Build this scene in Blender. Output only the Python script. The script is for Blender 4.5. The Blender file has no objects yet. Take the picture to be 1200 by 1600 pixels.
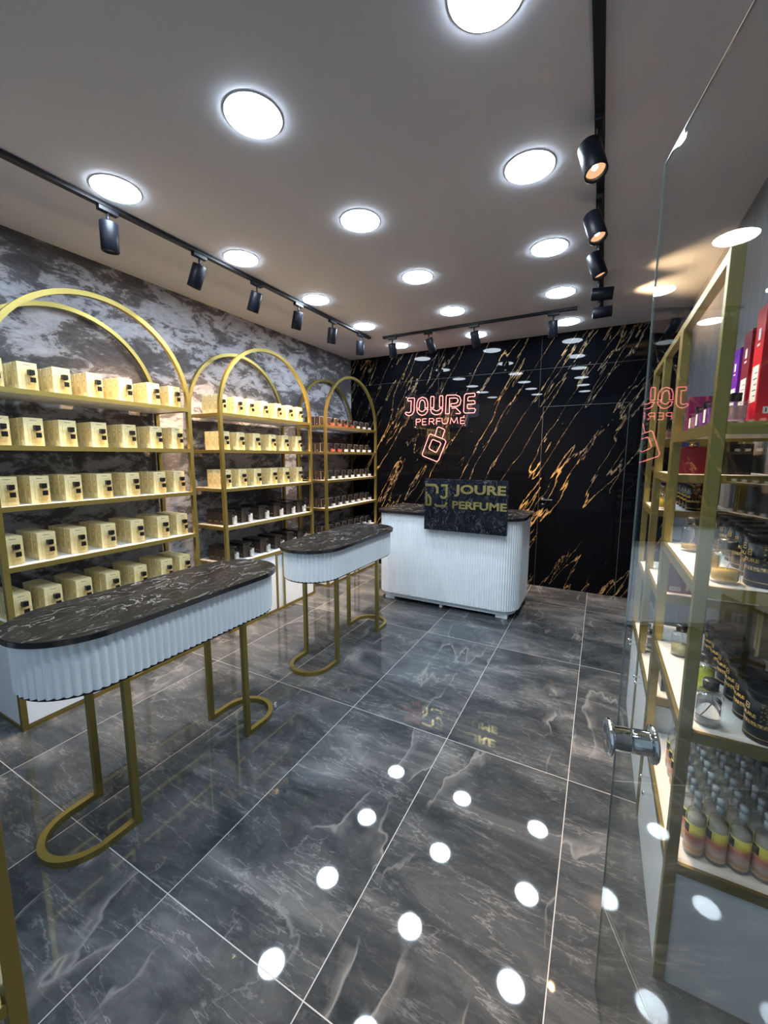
import bpy, bmesh, math, random
from mathutils import Vector, Matrix
random.seed(7)
PI = math.pi
C = bpy.context.scene.collection
scene = bpy.context.scene

# ------------------------------------------------------------------ camera, world, exposure
CAM = Vector((0.0, 0.0, 1.515))
YAW, PITCH, ROLL = -0.488554, -0.135245, 0.001332
F_PX = 632.18
def cam_matrix():
    cy, sy, cp, sp, cr, sr = math.cos(YAW), math.sin(YAW), math.cos(PITCH), math.sin(PITCH), math.cos(ROLL), math.sin(ROLL)
    f = Vector((sy*cp, cy*cp, sp)); r0 = Vector((cy, -sy, 0)); u0 = r0.cross(f)
    r = cr*r0 + sr*u0; u = -sr*r0 + cr*u0
    m = Matrix((r, u, -f)).transposed().to_4x4(); m.translation = CAM
    return m
cd = bpy.data.cameras.new('camera'); cam = bpy.data.objects.new('camera', cd); C.objects.link(cam)
cam.matrix_world = cam_matrix()
cd.sensor_fit = 'VERTICAL'; cd.sensor_height = 36.0; cd.lens = F_PX/1600*36; cd.clip_start = 0.02
scene.camera = cam
w = bpy.data.worlds.new('entrance_fill'); scene.world = w; w.use_nodes = True
w.node_tree.nodes['Background'].inputs[0].default_value = (0.62, 0.80, 1.0, 1)
w.node_tree.nodes['Background'].inputs[1].default_value = 0.5  # bluish fill added from outside, raised to brighten surfaces through the open front
vs = scene.view_settings
vs.view_transform = 'Standard'; vs.look = 'None'; vs.gamma = 1.0; vs.use_curve_mapping = False
EXPOSURE = 0.15
vs.exposure = EXPOSURE
LAMP_STRENGTH = 86.0
SPOT_WATTS = 85.0
CY = scene.cycles
CY.max_bounces = 10; CY.diffuse_bounces = 4; CY.glossy_bounces = 5; CY.transmission_bounces = 8; CY.transparent_max_bounces = 16
CY.caustics_reflective = False; CY.caustics_refractive = False
CY.sample_clamp_indirect = 6.0
try:
    CY.use_denoising = True
except Exception:
    pass

# ------------------------------------------------------------------ object helpers
def meta(o, label=None, cat=None, group=None, kind=None):
    if label: o['label'] = label
    if cat: o['category'] = cat
    if group: o['group'] = group
    if kind: o['kind'] = kind
    return o
def thing(name, label, cat, loc=(0, 0, 0), rz=0.0, group=None):
    o = bpy.data.objects.new(name, None); C.objects.link(o)
    o.location = loc; o.rotation_euler = (0, 0, rz); o.empty_display_size = 0.05
    return meta(o, label, cat, group)
def copy_tree(o, parent=None):
    c = o.copy(); C.objects.link(c); c.parent = parent
    for ch in list(o.children): copy_tree(ch, c)
    return c

class MB:
    """collects faces (with material slots) and links them as one mesh object"""
    def __init__(s): s.v = []; s.f = []; s.m = []; s.sm = []
    def add(s, vs_, fs, mi=0, smooth=False):
        n = len(s.v); s.v += [tuple(p) for p in vs_]
        for f in fs:
            s.f.append([i+n for i in f]); s.m.append(mi); s.sm.append(smooth)
    def box(s, x0, x1, y0, y1, z0, z1, mi=0, ch=0.0):
        if ch > 0:
            # chamfered vertical + horizontal edges by bevelling a bmesh cube
            bm = bmesh.new(); bmesh.ops.create_cube(bm, size=1.0)
            for v in bm.verts:
                v.co = Vector(((x0+x1)/2+v.co.x*(x1-x0), (y0+y1)/2+v.co.y*(y1-y0), (z0+z1)/2+v.co.z*(z1-z0)))
            bmesh.ops.bevel(bm, geom=bm.edges[:], offset=ch, segments=2, profile=0.6, affect='EDGES')
            bm.verts.ensure_lookup_table()
            s.add([v.co.copy() for v in bm.verts], [[v.index for v in f.verts] for f in bm.faces], mi)
            bm.free(); return
        s.add([(x0,y0,z0),(x1,y0,z0),(x1,y1,z0),(x0,y1,z0),(x0,y0,z1),(x1,y0,z1),(x1,y1,z1),(x0,y1,z1)],
              [[0,3,2,1],[4,5,6,7],[0,1,5,4],[1,2,6,5],[2,3,7,6],[3,0,4,7]], mi)
    def quad(s, a, b, c, d, mi=0): s.add([a, b, c, d], [[0,1,2,3]], mi)
    def lathe(s, prof, seg=24, mi=0, c=(0,0,0), smooth=True, M=None):
        """prof: list of (r,z); closed at the ends when r == 0"""
        vs_ = []; rings = []
        for r, z in prof:
            if r <= 1e-7:
                rings.append([len(vs_)]); vs_.append((0, 0, z))
            else:
                rings.append(list(range(len(vs_), len(vs_)+seg)))
                for k in range(seg):
                    a = 2*PI*k/seg; vs_.append((r*math.cos(a), r*math.sin(a), z))
        fs = []
        for a, b in zip(rings, rings[1:]):
            for k in range(seg):
                k2 = (k+1) % seg
                if len(a) == 1 and len(b) == 1: continue
                if len(a) == 1: fs.append([a[0], b[k2], b[k]])
                elif len(b) == 1: fs.append([a[k], a[k2], b[0]])
                else: fs.append([a[k], a[k2], b[k2], b[k]])
        if M is not None: vs_ = [M @ Vector(p) for p in vs_]
        vs_ = [(p[0]+c[0], p[1]+c[1], p[2]+c[2]) for p in vs_]
        s.add(vs_, fs, mi, smooth)
    def sweep(s, pts, prof, up, closed=False, mi=0, smooth=False):
        """sweep a closed 2D profile [(side,up)] along pts; `up` is the fixed normal"""
        n = len(pts); pts = [Vector(p) for p in pts]; up = Vector(up).normalized(); vs_ = []
        for i, p in enumerate(pts):
            a = pts[(i-1) % n] if (closed or i > 0) else None
            b = pts[(i+1) % n] if (closed or i < n-1) else None
            if a is None: t = (b-p).normalized(); sc = 1
            elif b is None: t = (p-a).normalized(); sc = 1
            else:
                t1 = (p-a).normalized(); t2 = (b-p).normalized(); t = (t1+t2)
                if t.length < 1e-6: t = t1
                t.normalize(); sc = 1/max(0.5, t.dot(t1))
            side = t.cross(up).normalized()
            for (u_, w_) in prof: vs_.append(p + side*u_*sc + up*w_)
        k = len(prof); fs = []
        for i in range(n if closed else n-1):
            j = (i+1) % n
            for q in range(k):
                q2 = (q+1) % k
                fs.append([i*k+q, i*k+q2, j*k+q2, j*k+q])
        if not closed:
            fs.append([q for q in range(k)][::-1]); fs.append([(n-1)*k+q for q in range(k)])
        s.add(vs_, fs, mi, smooth)
    def prism(s, outline, z0, z1, mi=0, smooth_side=False):
        n = len(outline)
        s.add([(x, y, z0) for x, y in outline]+[(x, y, z1) for x, y in outline],
              [[i, (i+1) % n, (i+1) % n+n, i+n] for i in range(n)], mi, smooth_side)
        s.add([(x, y, z0) for x, y in outline], [list(range(n))[::-1]], mi)
        s.add([(x, y, z1) for x, y in outline], [list(range(n))], mi)
    def build(s, name, mats, parent=None, fix=True):
        me = bpy.data.meshes.new(name); me.from_pydata(s.v, [], s.f)
        for m in (mats if isinstance(mats, (list, tuple)) else [mats]): me.materials.append(m)
        for i, p in enumerate(me.polygons): p.material_index = s.m[i]; p.use_smooth = s.sm[i]
        if fix:
            bm = bmesh.new(); bm.from_mesh(me); bmesh.ops.recalc_face_normals(bm, faces=bm.faces[:]); bm.to_mesh(me); bm.free()
        me.update()
        o = bpy.data.objects.new(name, me); C.objects.link(o); o.parent = parent
        return o
def sq(w_): return [(-w_/2,-w_/2),(w_/2,-w_/2),(w_/2,w_/2),(-w_/2,w_/2)]
def rnd(r, n=8): return [(r*math.cos(2*PI*k/n), r*math.sin(2*PI*k/n)) for k in range(n)]

# ------------------------------------------------------------------ node helpers
def new_mat(name):
    m = bpy.data.materials.new(name); m.use_nodes = True
    return m, m.node_tree.nodes, m.node_tree.links, m.node_tree.nodes['Principled BSDF']
def pbr(name, col, rough=0.5, metal=0.0, spec=0.5, **k):
    m, n, l, b = new_mat(name)
    b.inputs['Base Color'].default_value = (*col, 1); b.inputs['Roughness'].default_value = rough
    b.inputs['Metallic'].default_value = metal; b.inputs['Specular IOR Level'].default_value = spec
    for key, v in k.items(): b.inputs[key.replace('_', ' ')].default_value = v
    return m
def emit(name, col, s):
    m, n, l, b = new_mat(name); n.remove(b)
    e = n.new('ShaderNodeEmission'); e.inputs[0].default_value = (*col, 1); e.inputs[1].default_value = s
    l.new(e.outputs[0], n['Material Output'].inputs[0]); return m
def N(n, t, **k):
    x = n.new('ShaderNode'+t)
    for a, v in k.items():
        if a.startswith('_'): setattr(x, a[1:], v)
        else: x.inputs[a].default_value = v
    return x
def noise(n, l, vec, scale, detail=4, rough=0.5, dist=0.0):
    x = N(n, 'TexNoise', Scale=scale, Detail=detail, Roughness=rough, Distortion=dist); l.new(vec, x.inputs['Vector']); return x.outputs['Fac']
def ramp(n, l, fac, stops, interp='LINEAR'):
    r = n.new('ShaderNodeValToRGB'); r.color_ramp.interpolation = interp
    el = r.color_ramp.elements
    while len(el) < len(stops): el.new(0.5)
    for e, (p, c) in zip(el, stops):
        e.position = p; e.color = (*c, 1) if len(c) == 3 else c
    l.new(fac, r.inputs[0]); return r.outputs[0]
def gray(v): return (v, v, v)
def mathn(n, l, op, a, b=None, clamp=False):
    x = n.new('ShaderNodeMath'); x.operation = op; x.use_clamp = clamp
    for i, q in enumerate((a, b)):
        if q is None: continue
        if isinstance(q, (int, float)): x.inputs[i].default_value = q
        else: l.new(q, x.inputs[i])
    return x.outputs[0]
def mixc(n, l, fac, a, b):
    x = n.new('ShaderNodeMix'); x.data_type = 'RGBA'
    for sock, q in ((0, fac), (6, a), (7, b)):
        if isinstance(q, (int, float)): x.inputs[sock].default_value = q
        elif isinstance(q, tuple): x.inputs[sock].default_value = (*q, 1)
        else: l.new(q, x.inputs[sock])
    return x.outputs[2]
def obj_vec(n, l, scale=(1,1,1), rot=(0,0,0), add=None):
    t = n.new('ShaderNodeTexCoord').outputs['Object']
    if add is not None:
        v = n.new('ShaderNodeVectorMath'); v.operation = 'ADD'; l.new(t, v.inputs[0]); l.new(add, v.inputs[1]); t = v.outputs[0]
    mp = n.new('ShaderNodeMapping'); mp.inputs['Scale'].default_value = scale; mp.inputs['Rotation'].default_value = rot
    l.new(t, mp.inputs[0]); return mp.outputs[0]
def ridge(n, l, fac, width):
    """thin line where the noise crosses 0.5"""
    d = mathn(n, l, 'ABSOLUTE', mathn(n, l, 'SUBTRACT', fac, 0.5))
    q = mathn(n, l, 'DIVIDE', d, width)
    return mathn(n, l, 'SUBTRACT', 1.0, q, clamp=True)

# ------------------------------------------------------------------ materials
def mat_floor():
    m, n, l, b = new_mat('polished_grey_marble_tile')
    tc = n.new('ShaderNodeTexCoord').outputs['Object']
    sep = n.new('ShaderNodeSeparateXYZ'); l.new(tc, sep.inputs[0])
    ux = mathn(n, l, 'DIVIDE', mathn(n, l, 'ADD', sep.outputs[0], 0.04), 0.6)
    uy = mathn(n, l, 'DIVIDE', mathn(n, l, 'SUBTRACT', sep.outputs[1], 0.725), 1.21)
    ix, iy = mathn(n, l, 'FLOOR', ux), mathn(n, l, 'FLOOR', uy)
    fx, fy = mathn(n, l, 'FRACT', ux), mathn(n, l, 'FRACT', uy)
    ex = mathn(n, l, 'MULTIPLY', mathn(n, l, 'MINIMUM', fx, mathn(n, l, 'SUBTRACT', 1.0, fx)), 0.6)
    ey = mathn(n, l, 'MULTIPLY', mathn(n, l, 'MINIMUM', fy, mathn(n, l, 'SUBTRACT', 1.0, fy)), 1.21)
    grout = mathn(n, l, 'LESS_THAN', mathn(n, l, 'MINIMUM', ex, ey), 0.0016)
    comb = n.new('ShaderNodeCombineXYZ')
    l.new(mathn(n, l, 'MULTIPLY', ix, 3.71), comb.inputs[0]); l.new(mathn(n, l, 'MULTIPLY', iy, 5.13), comb.inputs[1])
    l.new(mathn(n, l, 'ADD', mathn(n, l, 'MULTIPLY', ix, 1.3), mathn(n, l, 'MULTIPLY', iy, 2.7)), comb.inputs[2])
    v1 = obj_vec(n, l, (1.0, 2.3, 1), (0, 0, 0.6), comb.outputs[0])
    v2 = obj_vec(n, l, (1.5, 0.55, 1), (0, 0, -0.85), comb.outputs[0])
    cloud = noise(n, l, v1, 1.5, 9, 0.62, 1.0)
    base = ramp(n, l, cloud, [(0.30, (0.022, 0.026, 0.030)), (0.45, (0.045, 0.051, 0.056)), (0.57, (0.080, 0.086, 0.090)), (0.72, (0.16, 0.163, 0.163))])
    fine = noise(n, l, v1, 16, 8, 0.75, 0.6)
    base = mixc(n, l, ramp(n, l, fine, [(0.52, gray(0)), (0.8, gray(0.5))]), base, (0.15, 0.155, 0.155))
    n1 = noise(n, l, v2, 1.15, 5, 0.50, 0.25); n2 = noise(n, l, v1, 1.9, 6, 0.55, 0.35); mask = noise(n, l, v1, 1.7, 2, 0.5, 0)
    vein1 = mathn(n, l, 'MULTIPLY', ridge(n, l, n1, 0.0055), ramp(n, l, mask, [(0.42, gray(0)), (0.6, gray(0.75))]))
    vein2 = mathn(n, l, 'MULTIPLY', ridge(n, l, n2, 0.006), ramp(n, l, mask, [(0.4, gray(0.4)), (0.55, gray(0))]))
    base = mixc(n, l, vein1, base, (0.26, 0.26, 0.255)); base = mixc(n, l, vein2, base, (0.22, 0.22, 0.22))
    v3 = obj_vec(n, l, (1.0, 5.5, 1), (0, 0, 0.75), comb.outputs[0]); n3 = noise(n, l, v3, 1.5, 9, 0.62, 0.25)
    vein3 = mathn(n, l, 'MULTIPLY', ridge(n, l, n3, 0.010), ramp(n, l, cloud, [(0.42, gray(0)), (0.56, gray(0.65))]))
    base = mixc(n, l, vein3, base, (0.27, 0.27, 0.265))
    # soft pale shard on one side of the veins
    shard = ramp(n, l, n1, [(0.495, gray(0)), (0.50, gray(0.55)), (0.53, gray(0))])
    base = mixc(n, l, mathn(n, l, 'MULTIPLY', shard, ramp(n, l, mask, [(0.5, gray(0)), (0.58, gray(1))])), base, (0.17, 0.17, 0.165))
    base = mixc(n, l, grout, base, (0.42, 0.42, 0.41))
    l.new(base, b.inputs['Base Color'])
    l.new(mathn(n, l, 'ADD', mathn(n, l, 'MULTIPLY', grout, 0.4), mathn(n, l, 'MULTIPLY', fine, 0.06)), b.inputs['Roughness'])
    b.inputs['IOR'].default_value = 1.38
    return m
def mat_plaster():
    m, n, l, b = new_mat('silver_grey_streaked_plaster')
    v = obj_vec(n, l, (1, 1.0, 2.1), (0.55, 0, 0))
    a = noise(n, l, v, 4.2, 12, 0.72, 0.6); big = noise(n, l, v, 1.1, 4, 0.5, 0.4); f = noise(n, l, v, 15, 10, 0.75, 1.0)
    s_ = mathn(n, l, 'ADD', mathn(n, l, 'MULTIPLY', a, 0.75), mathn(n, l, 'MULTIPLY', f, 0.25))
    s_ = mathn(n, l, 'ADD', s_, mathn(n, l, 'MULTIPLY', mathn(n, l, 'SUBTRACT', big, 0.5), 0.35))
    col = ramp(n, l, s_, [(0.40, (0.065, 0.063, 0.068)), (0.485, (0.115, 0.112, 0.120)), (0.512, (0.28, 0.285, 0.315)), (0.62, (0.40, 0.41, 0.46))])
    l.new(col, b.inputs['Base Color'])
    l.new(ramp(n, l, s_, [(0.45, gray(0.75)), (0.55, gray(0.42))]), b.inputs['Roughness'])
    b.inputs['Metallic'].default_value = 0.0; b.inputs['Specular IOR Level'].default_value = 0.3
    bp = N(n, 'Bump', Strength=0.35, Distance=0.004); l.new(s_, bp.inputs['Height']); l.new(bp.outputs[0], b.inputs['Normal'])
    return m
def mat_black_gold():
    m, n, l, b = new_mat('black_marble_with_gold_veins')
    # wall lies in the XZ plane: turn it so that local y runs along the veins
    v = obj_vec(n, l, (1, 1, 1), (0, math.radians(-30), 0))
    mp = n.new('ShaderNodeMapping'); mp.inputs['Scale'].default_value = (3.2, 1, 0.42); l.new(v, mp.inputs[0]); vv = mp.outputs[0]
    mp2 = n.new('ShaderNodeMapping'); mp2.inputs['Scale'].default_value = (1.8, 1, 0.34); mp2.inputs['Location'].default_value = (4.3, 0, 2.2); l.new(v, mp2.inputs[0])
    n1 = noise(n, l, vv, 1.25, 7, 0.55, 0.12); n2 = noise(n, l, mp2.outputs[0], 1.5, 7, 0.54, 0.15)
    msk = noise(n, l, v, 1.3, 3, 0.5, 0.2); msk2 = noise(n, l, mp2.outputs[0], 2.2, 3, 0.5, 0)
    w1 = mathn(n, l, 'ADD', 0.0030, mathn(n, l, 'MULTIPLY', ramp(n, l, msk, [(0.55, gray(0)), (0.74, gray(1))]), 0.009))
    r1 = mathn(n, l, 'MULTIPLY', ridge(n, l, n1, 1.0), 1.0)
    d1 = mathn(n, l, 'ABSOLUTE', mathn(n, l, 'SUBTRACT', n1, 0.5))
    r1 = mathn(n, l, 'LESS_THAN', d1, w1)
    d2 = mathn(n, l, 'ABSOLUTE', mathn(n, l, 'SUBTRACT', n2, 0.5))
    w2 = mathn(n, l, 'ADD', -0.004, mathn(n, l, 'MULTIPLY', ramp(n, l, msk2, [(0.42, gray(0)), (0.6, gray(1))]), 0.0085))
    r2 = mathn(n, l, 'LESS_THAN', d2, w2)
    fine = noise(n, l, vv, 14, 6, 0.8, 0.5)
    brk = ramp(n, l, fine, [(0.38, gray(0.1)), (0.54, gray(1))])
    vein = mathn(n, l, 'MULTIPLY', mathn(n, l, 'MAXIMUM', r1, mathn(n, l, 'MULTIPLY', r2, 0.7)), brk)
    gold = ramp(n, l, msk, [(0.42, (0.24, 0.19, 0.135)), (0.66, (0.50, 0.30, 0.10))])
    l.new(mixc(n, l, vein, (0.0025, 0.0028, 0.004), gold), b.inputs['Base Color'])
    b.inputs['Roughness'].default_value = 0.012; b.inputs['IOR'].default_value = 1.17
    return m
def mat_marble_top(name, c0, c1, vein, scale=1.0, amt=1.0):
    m, n, l, b = new_mat(name)
    v = obj_vec(n, l, (1.6, 1, 1), (0, 0, 0.7))
    a = noise(n, l, v, 4*scale, 9, 0.65, 0.8); base = ramp(n, l, a, [(0.3, c0), (0.7, c1)])
    r = noise(n, l, v, 6*scale, 7, 0.6, 1.0); k = noise(n, l, v, 5*scale, 2, 0.5, 0)
    vv = mathn(n, l, 'MULTIPLY', ridge(n, l, r, 0.016), ramp(n, l, k, [(0.47, gray(0.08)), (0.60, gray(amt))]))
    l.new(mixc(n, l, vv, base, vein), b.inputs['Base Color'])
    b.inputs['Roughness'].default_value = 0.24; b.inputs['Specular IOR Level'].default_value = 0.08
    return m
def mat_glass(name, tint, gloss=0.04, rough=0.0):
    """clear pane: straight-through transmission and a Schlick mirror reflection, the same from both sides"""
    m, n, l, b = new_mat(name); n.remove(b)
    t = n.new('ShaderNodeBsdfTransparent'); t.inputs[0].default_value = (*tint, 1)
    g = n.new('ShaderNodeBsdfAnisotropic') if False else n.new('ShaderNodeBsdfGlossy'); g.inputs['Roughness'].default_value = rough
    lw = N(n, 'LayerWeight', Blend=0.5)
    p = mathn(n, l, 'POWER', lw.outputs['Facing'], 5.0)
    f = mathn(n, l, 'ADD', gloss, mathn(n, l, 'MULTIPLY', p, 1-gloss))
    mx = n.new('ShaderNodeMixShader'); l.new(f, mx.inputs[0]); l.new(t.outputs[0], mx.inputs[1]); l.new(g.outputs[0], mx.inputs[2])
    l.new(mx.outputs[0], n['Material Output'].inputs[0]); return m
def mat_box_paper(name, c0, c1, c2):
    m, n, l, b = new_mat(name)
    v = obj_vec(n, l, (1, 1, 1))
    a = noise(n, l, v, 14, 4, 0.6, 0.4); base = ramp(n, l, a, [(0.35, c0), (0.65, c1)])
    f = noise(n, l, obj_vec(n, l, (1, 1, 6)), 60, 3, 0.6, 0.2)
    base = mixc(n, l, ramp(n, l, f, [(0.55, gray(0)), (0.66, gray(0.45))]), base, c2)
    l.new(base, b.inputs['Base Color']); b.inputs['Roughness'].default_value = 0.38
    return m
def mat_can():
    m, n, l, b = new_mat('black_tin_with_gold_lattice')
    v = obj_vec(n, l, (1, 1, 1)); sep = n.new('ShaderNodeSeparateXYZ'); l.new(v, sep.inputs[0]); z = sep.outputs[2]
    vo = N(n, 'TexVoronoi', Scale=170.0); l.new(v, vo.inputs['Vector'])
    speck = mathn(n, l, 'LESS_THAN', vo.outputs['Distance'], 0.42)
    band = mathn(n, l, 'MULTIPLY', mathn(n, l, 'GREATER_THAN', z, 0.040), mathn(n, l, 'LESS_THAN', z, 0.050))
    line = mathn(n, l, 'MULTIPLY', mathn(n, l, 'GREATER_THAN', z, 0.012), mathn(n, l, 'LESS_THAN', z, 0.0135))
    lat = mathn(n, l, 'MULTIPLY', mathn(n, l, 'MULTIPLY', speck, mathn(n, l, 'GREATER_THAN', z, 0.050)), mathn(n, l, 'LESS_THAN', z, 0.105))
    lat = mathn(n, l, 'MULTIPLY', lat, mathn(n, l, 'GREATER_THAN', sep.outputs[1], -0.030))
    k = mathn(n, l, 'MAXIMUM', mathn(n, l, 'MULTIPLY', lat, 0.22), mathn(n, l, 'MAXIMUM', mathn(n, l, 'MULTIPLY', band, mathn(n, l, 'ADD', 0.25, mathn(n, l, 'MULTIPLY', speck, 0.75))), line))
    l.new(mixc(n, l, k, (0.004, 0.0045, 0.006), (0.75, 0.48, 0.14)), b.inputs['Base Color'])
    l.new(mathn(n, l, 'MULTIPLY', k, 0.6), b.inputs['Metallic']); b.inputs['Roughness'].default_value = 0.30; b.inputs['Specular IOR Level'].default_value = 0.12
    return m
def mat_mist_label():
    m, n, l, b = new_mat('yellow_to_pink_label')
    sep = n.new('ShaderNodeSeparateXYZ'); l.new(obj_vec(n, l), sep.inputs[0])
    z = mathn(n, l, 'DIVIDE', sep.outputs[2], 0.11)
    c = ramp(n, l, z, [(0.05, (0.80, 0.66, 0.60)), (0.2, (0.72, 0.42, 0.20)), (0.3, (0.82, 0.62, 0.55)), (0.55, (0.72, 0.20, 0.13)), (0.72, (0.80, 0.62, 0.05)), (1.0, (0.78, 0.70, 0.10))])
    l.new(c, b.inputs['Base Color']); b.inputs['Roughness'].default_value = 0.35
    return m

M = {}
M['floor'] = mat_floor(); M['plaster'] = mat_plaster(); M['black_gold'] = mat_black_gold()
M['ceiling'] = pbr('matt_ceiling_paint', (0.50, 0.515, 0.555), 0.8, spec=0.2)
M['gold'] = pbr('brushed_olive_gold_metal', (0.35, 0.285, 0.088), 0.36, metal=0.85)
M['white'] = pbr('white_lacquer', (0.80, 0.83, 0.85), 0.42)
M['shelf'] = pbr('white_shelf_board', (0.82, 0.79, 0.74), 0.4)
M['flute'] = pbr('white_fluted_panel', (0.85, 0.91, 0.95), 0.42)
M['track'] = pbr('black_track_metal', (0.005, 0.006, 0.009), 0.45, spec=0.3)
M['head'] = pbr('black_spotlight_housing', (0.005, 0.006, 0.010), 0.42, spec=0.16)
M['top'] = mat_marble_top('charcoal_marble_top', (0.009, 0.0085, 0.008), (0.030, 0.027, 0.026), (0.50, 0.47, 0.45), 1.3, 0.75)
M['edge'] = pbr('black_polished_edge', (0.012, 0.012, 0.014), 0.18)
M['sign_marble'] = mat_marble_top('dark_blue_marble', (0.004, 0.005, 0.009), (0.014, 0.017, 0.024), (0.45, 0.46, 0.48), 1.6, 0.35)
M['mirror_gold'] = pbr('mirror_gold_letter', (0.62, 0.47, 0.17), 0.16, metal=1.0)
M['lamp'] = emit('cool_white_diffuser', (0.81, 0.94, 1.06), LAMP_STRENGTH)
M['lamp_rim'] = pbr('lamp_rim', (0.62, 0.64, 0.66), 0.4)
M['spot_lens'] = emit('warm_spot_lens', (1.0, 0.52, 0.28), 0.95)
M['spot_core'] = emit('warm_spot_core', (1.0, 0.80, 0.50), 45.0)
M['neon'] = emit('pink_red_neon', (1.0, 0.24, 0.22), 4.5)
M['acrylic'] = mat_glass('clear_acrylic', (0.93, 0.93, 0.95), 0.05, 0.02)
M['door_glass'] = mat_glass('clear_door_glass', (0.93, 0.955, 0.945), 0.030)
M['seam'] = pbr('grey_panel_joint', (0.07, 0.07, 0.075), 0.4)
M['faint_seam'] = pbr('dark_panel_joint', (0.030, 0.030, 0.032), 0.4)
M['chrome'] = pbr('polished_chrome', (0.80, 0.82, 0.84), 0.05, metal=1.0)
M['cream'] = mat_box_paper('cream_printed_card', (0.80, 0.68, 0.34), (0.88, 0.79, 0.48), (0.55, 0.42, 0.18))
M['print'] = pbr('gold_print', (0.42, 0.30, 0.12), 0.4)
M['black'] = pbr('black_plastic', (0.006, 0.006, 0.007), 0.3, spec=0.35)
M['ink'] = pbr('dark_print', (0.10, 0.07, 0.05), 0.5)
M['pale_print'] = pbr('pale_print', (0.62, 0.60, 0.56), 0.5)
M['bottle'] = mat_glass('pale_amber_glass', (0.985, 0.95, 0.86), 0.12)
M['clear'] = mat_glass('clear_bottle_glass', (0.95, 0.96, 0.97), 0.10)
M['brown_box'] = pbr('brown_black_card', (0.040, 0.028, 0.019), 0.35)
M['brown_lid'] = pbr('black_gloss_card', (0.016, 0.014, 0.013), 0.18)
M['smoke_box'] = pbr('smoked_brown_card', (0.040, 0.030, 0.024), 0.22)
M['red_liquid'] = pbr('red_perfume', (0.34, 0.07, 0.05), 0.15)
M['silver_juice'] = pbr('frosted_silver', (0.62, 0.62, 0.60), 0.25)
M['can'] = mat_can(); M['can_lid'] = pbr('black_lid', (0.005, 0.005, 0.006), 0.38, spec=0.14)
M['gold_print'] = pbr('gold_foil_print', (0.85, 0.58, 0.18), 0.3, metal=0.5)
M['white_label'] = pbr('white_barcode_label', (0.78, 0.74, 0.70), 0.5)
M['mist'] = mat_mist_label()
def mat_right_wall():
    m, n, l, b = new_mat('dark_grey_brushed_plaster')
    v = obj_vec(n, l, (1, 9, 0.8)); a = noise(n, l, v, 3.0, 8, 0.65, 0.4)
    l.new(ramp(n, l, a, [(0.35, (0.055, 0.055, 0.060)), (0.65, (0.125, 0.13, 0.145))]), b.inputs['Base Color'])
    b.inputs['Roughness'].default_value = 0.6; b.inputs['Specular IOR Level'].default_value = 0.3
    return m
M['right_wall'] = mat_right_wall(); M['glass_edge'] = pbr('dark_green_glass_edge', (0.22, 0.26, 0.25), 0.15)
def liquid(name, col): return pbr(name, col, 0.04, Transmission_Weight=0.55, IOR=1.36)

# ------------------------------------------------------------------ the room
X0, X1, Y0, Y1, H = -3.17, 0.62, -0.55, 4.97, 2.85
def struct(name, x0, x1, y0, y1, z0, z1, m):
    b = MB(); b.box(x0, x1, y0, y1, z0, z1); o = b.build(name, m); o['kind'] = 'structure'; return o
struct('floor', X0-.1, X1+.1, Y0-2.5, Y1+.1, -0.1, 0.0, M['floor'])
struct('ceiling', X0-.1, X1+.1, Y0, Y1+.1, H, H+.1, M['ceiling'])
struct('wall_left', X0-.1, X0, Y0, Y1+.1, 0.0, H, M['plaster'])
struct('wall_right', X1, X1+.1, 0.25, Y1+.1, 0.0, H, M['right_wall'])
wb = struct('wall_back', X0, X1, Y1, Y1+.1, 0.0, H, M['black_gold'])
# joints between the big marble slabs
b = MB()
for (xa, xb, za, zb) in [(X0, X1, 2.489, 2.4915), (-1.869, -1.8665, 2.07, H), (-0.66, -0.6575, 2.07, H)]:
    b.box(xa, xb, Y1-.0012, Y1+.001, za, zb)
o = b.build('trim_1', M['faint_seam']); o['kind'] = 'structure'
# flush hidden door cut into the back wall
dr = bpy.data.objects.new('door_1', None); C.objects.link(dr); dr.location = (-0.61, Y1, 0); dr['kind'] = 'structure'
b = MB(); b.box(-0.61, 0.225, Y1-.0035, Y1-.0005, 0.004, 2.075); p = b.build('door_leaf', M['black_gold'], dr); p.location = (0.61, -Y1, 0)
b = MB()
b.box(-0.001, 0.002, -.0055, -.0008, 0, 2.078); b.box(0.834, 0.838, -.0055, -.0008, 0, 2.078); b.box(-0.001, 0.838, -.0055, -.0008, 2.075, 2.078)
b.build('door_gap', M['seam'], dr)
b = MB(); b.lathe([(0, 0), (0.022, 0), (0.022, 0.006), (0.010, 0.008), (0.010, 0.045), (0, 0.045)], 20, M=Matrix.Rotation(PI/2, 3, 'X').to_4x4(), c=(0.05, -.0055, 1.035))
b.box(0.04, 0.155, -.058, -.044, 1.028, 1.042, ch=.003); b.build('door_handle', M['chrome'], dr)
b = MB(); b.lathe([(0, 0), (0.024, 0), (0.024, 0.005), (0, 0.005)], 20, M=Matrix.Rotation(PI/2, 3, 'X').to_4x4(), c=(0.05, -.0055, 0.965))
b.build('keyhole_plate', M['black'], dr)

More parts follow.
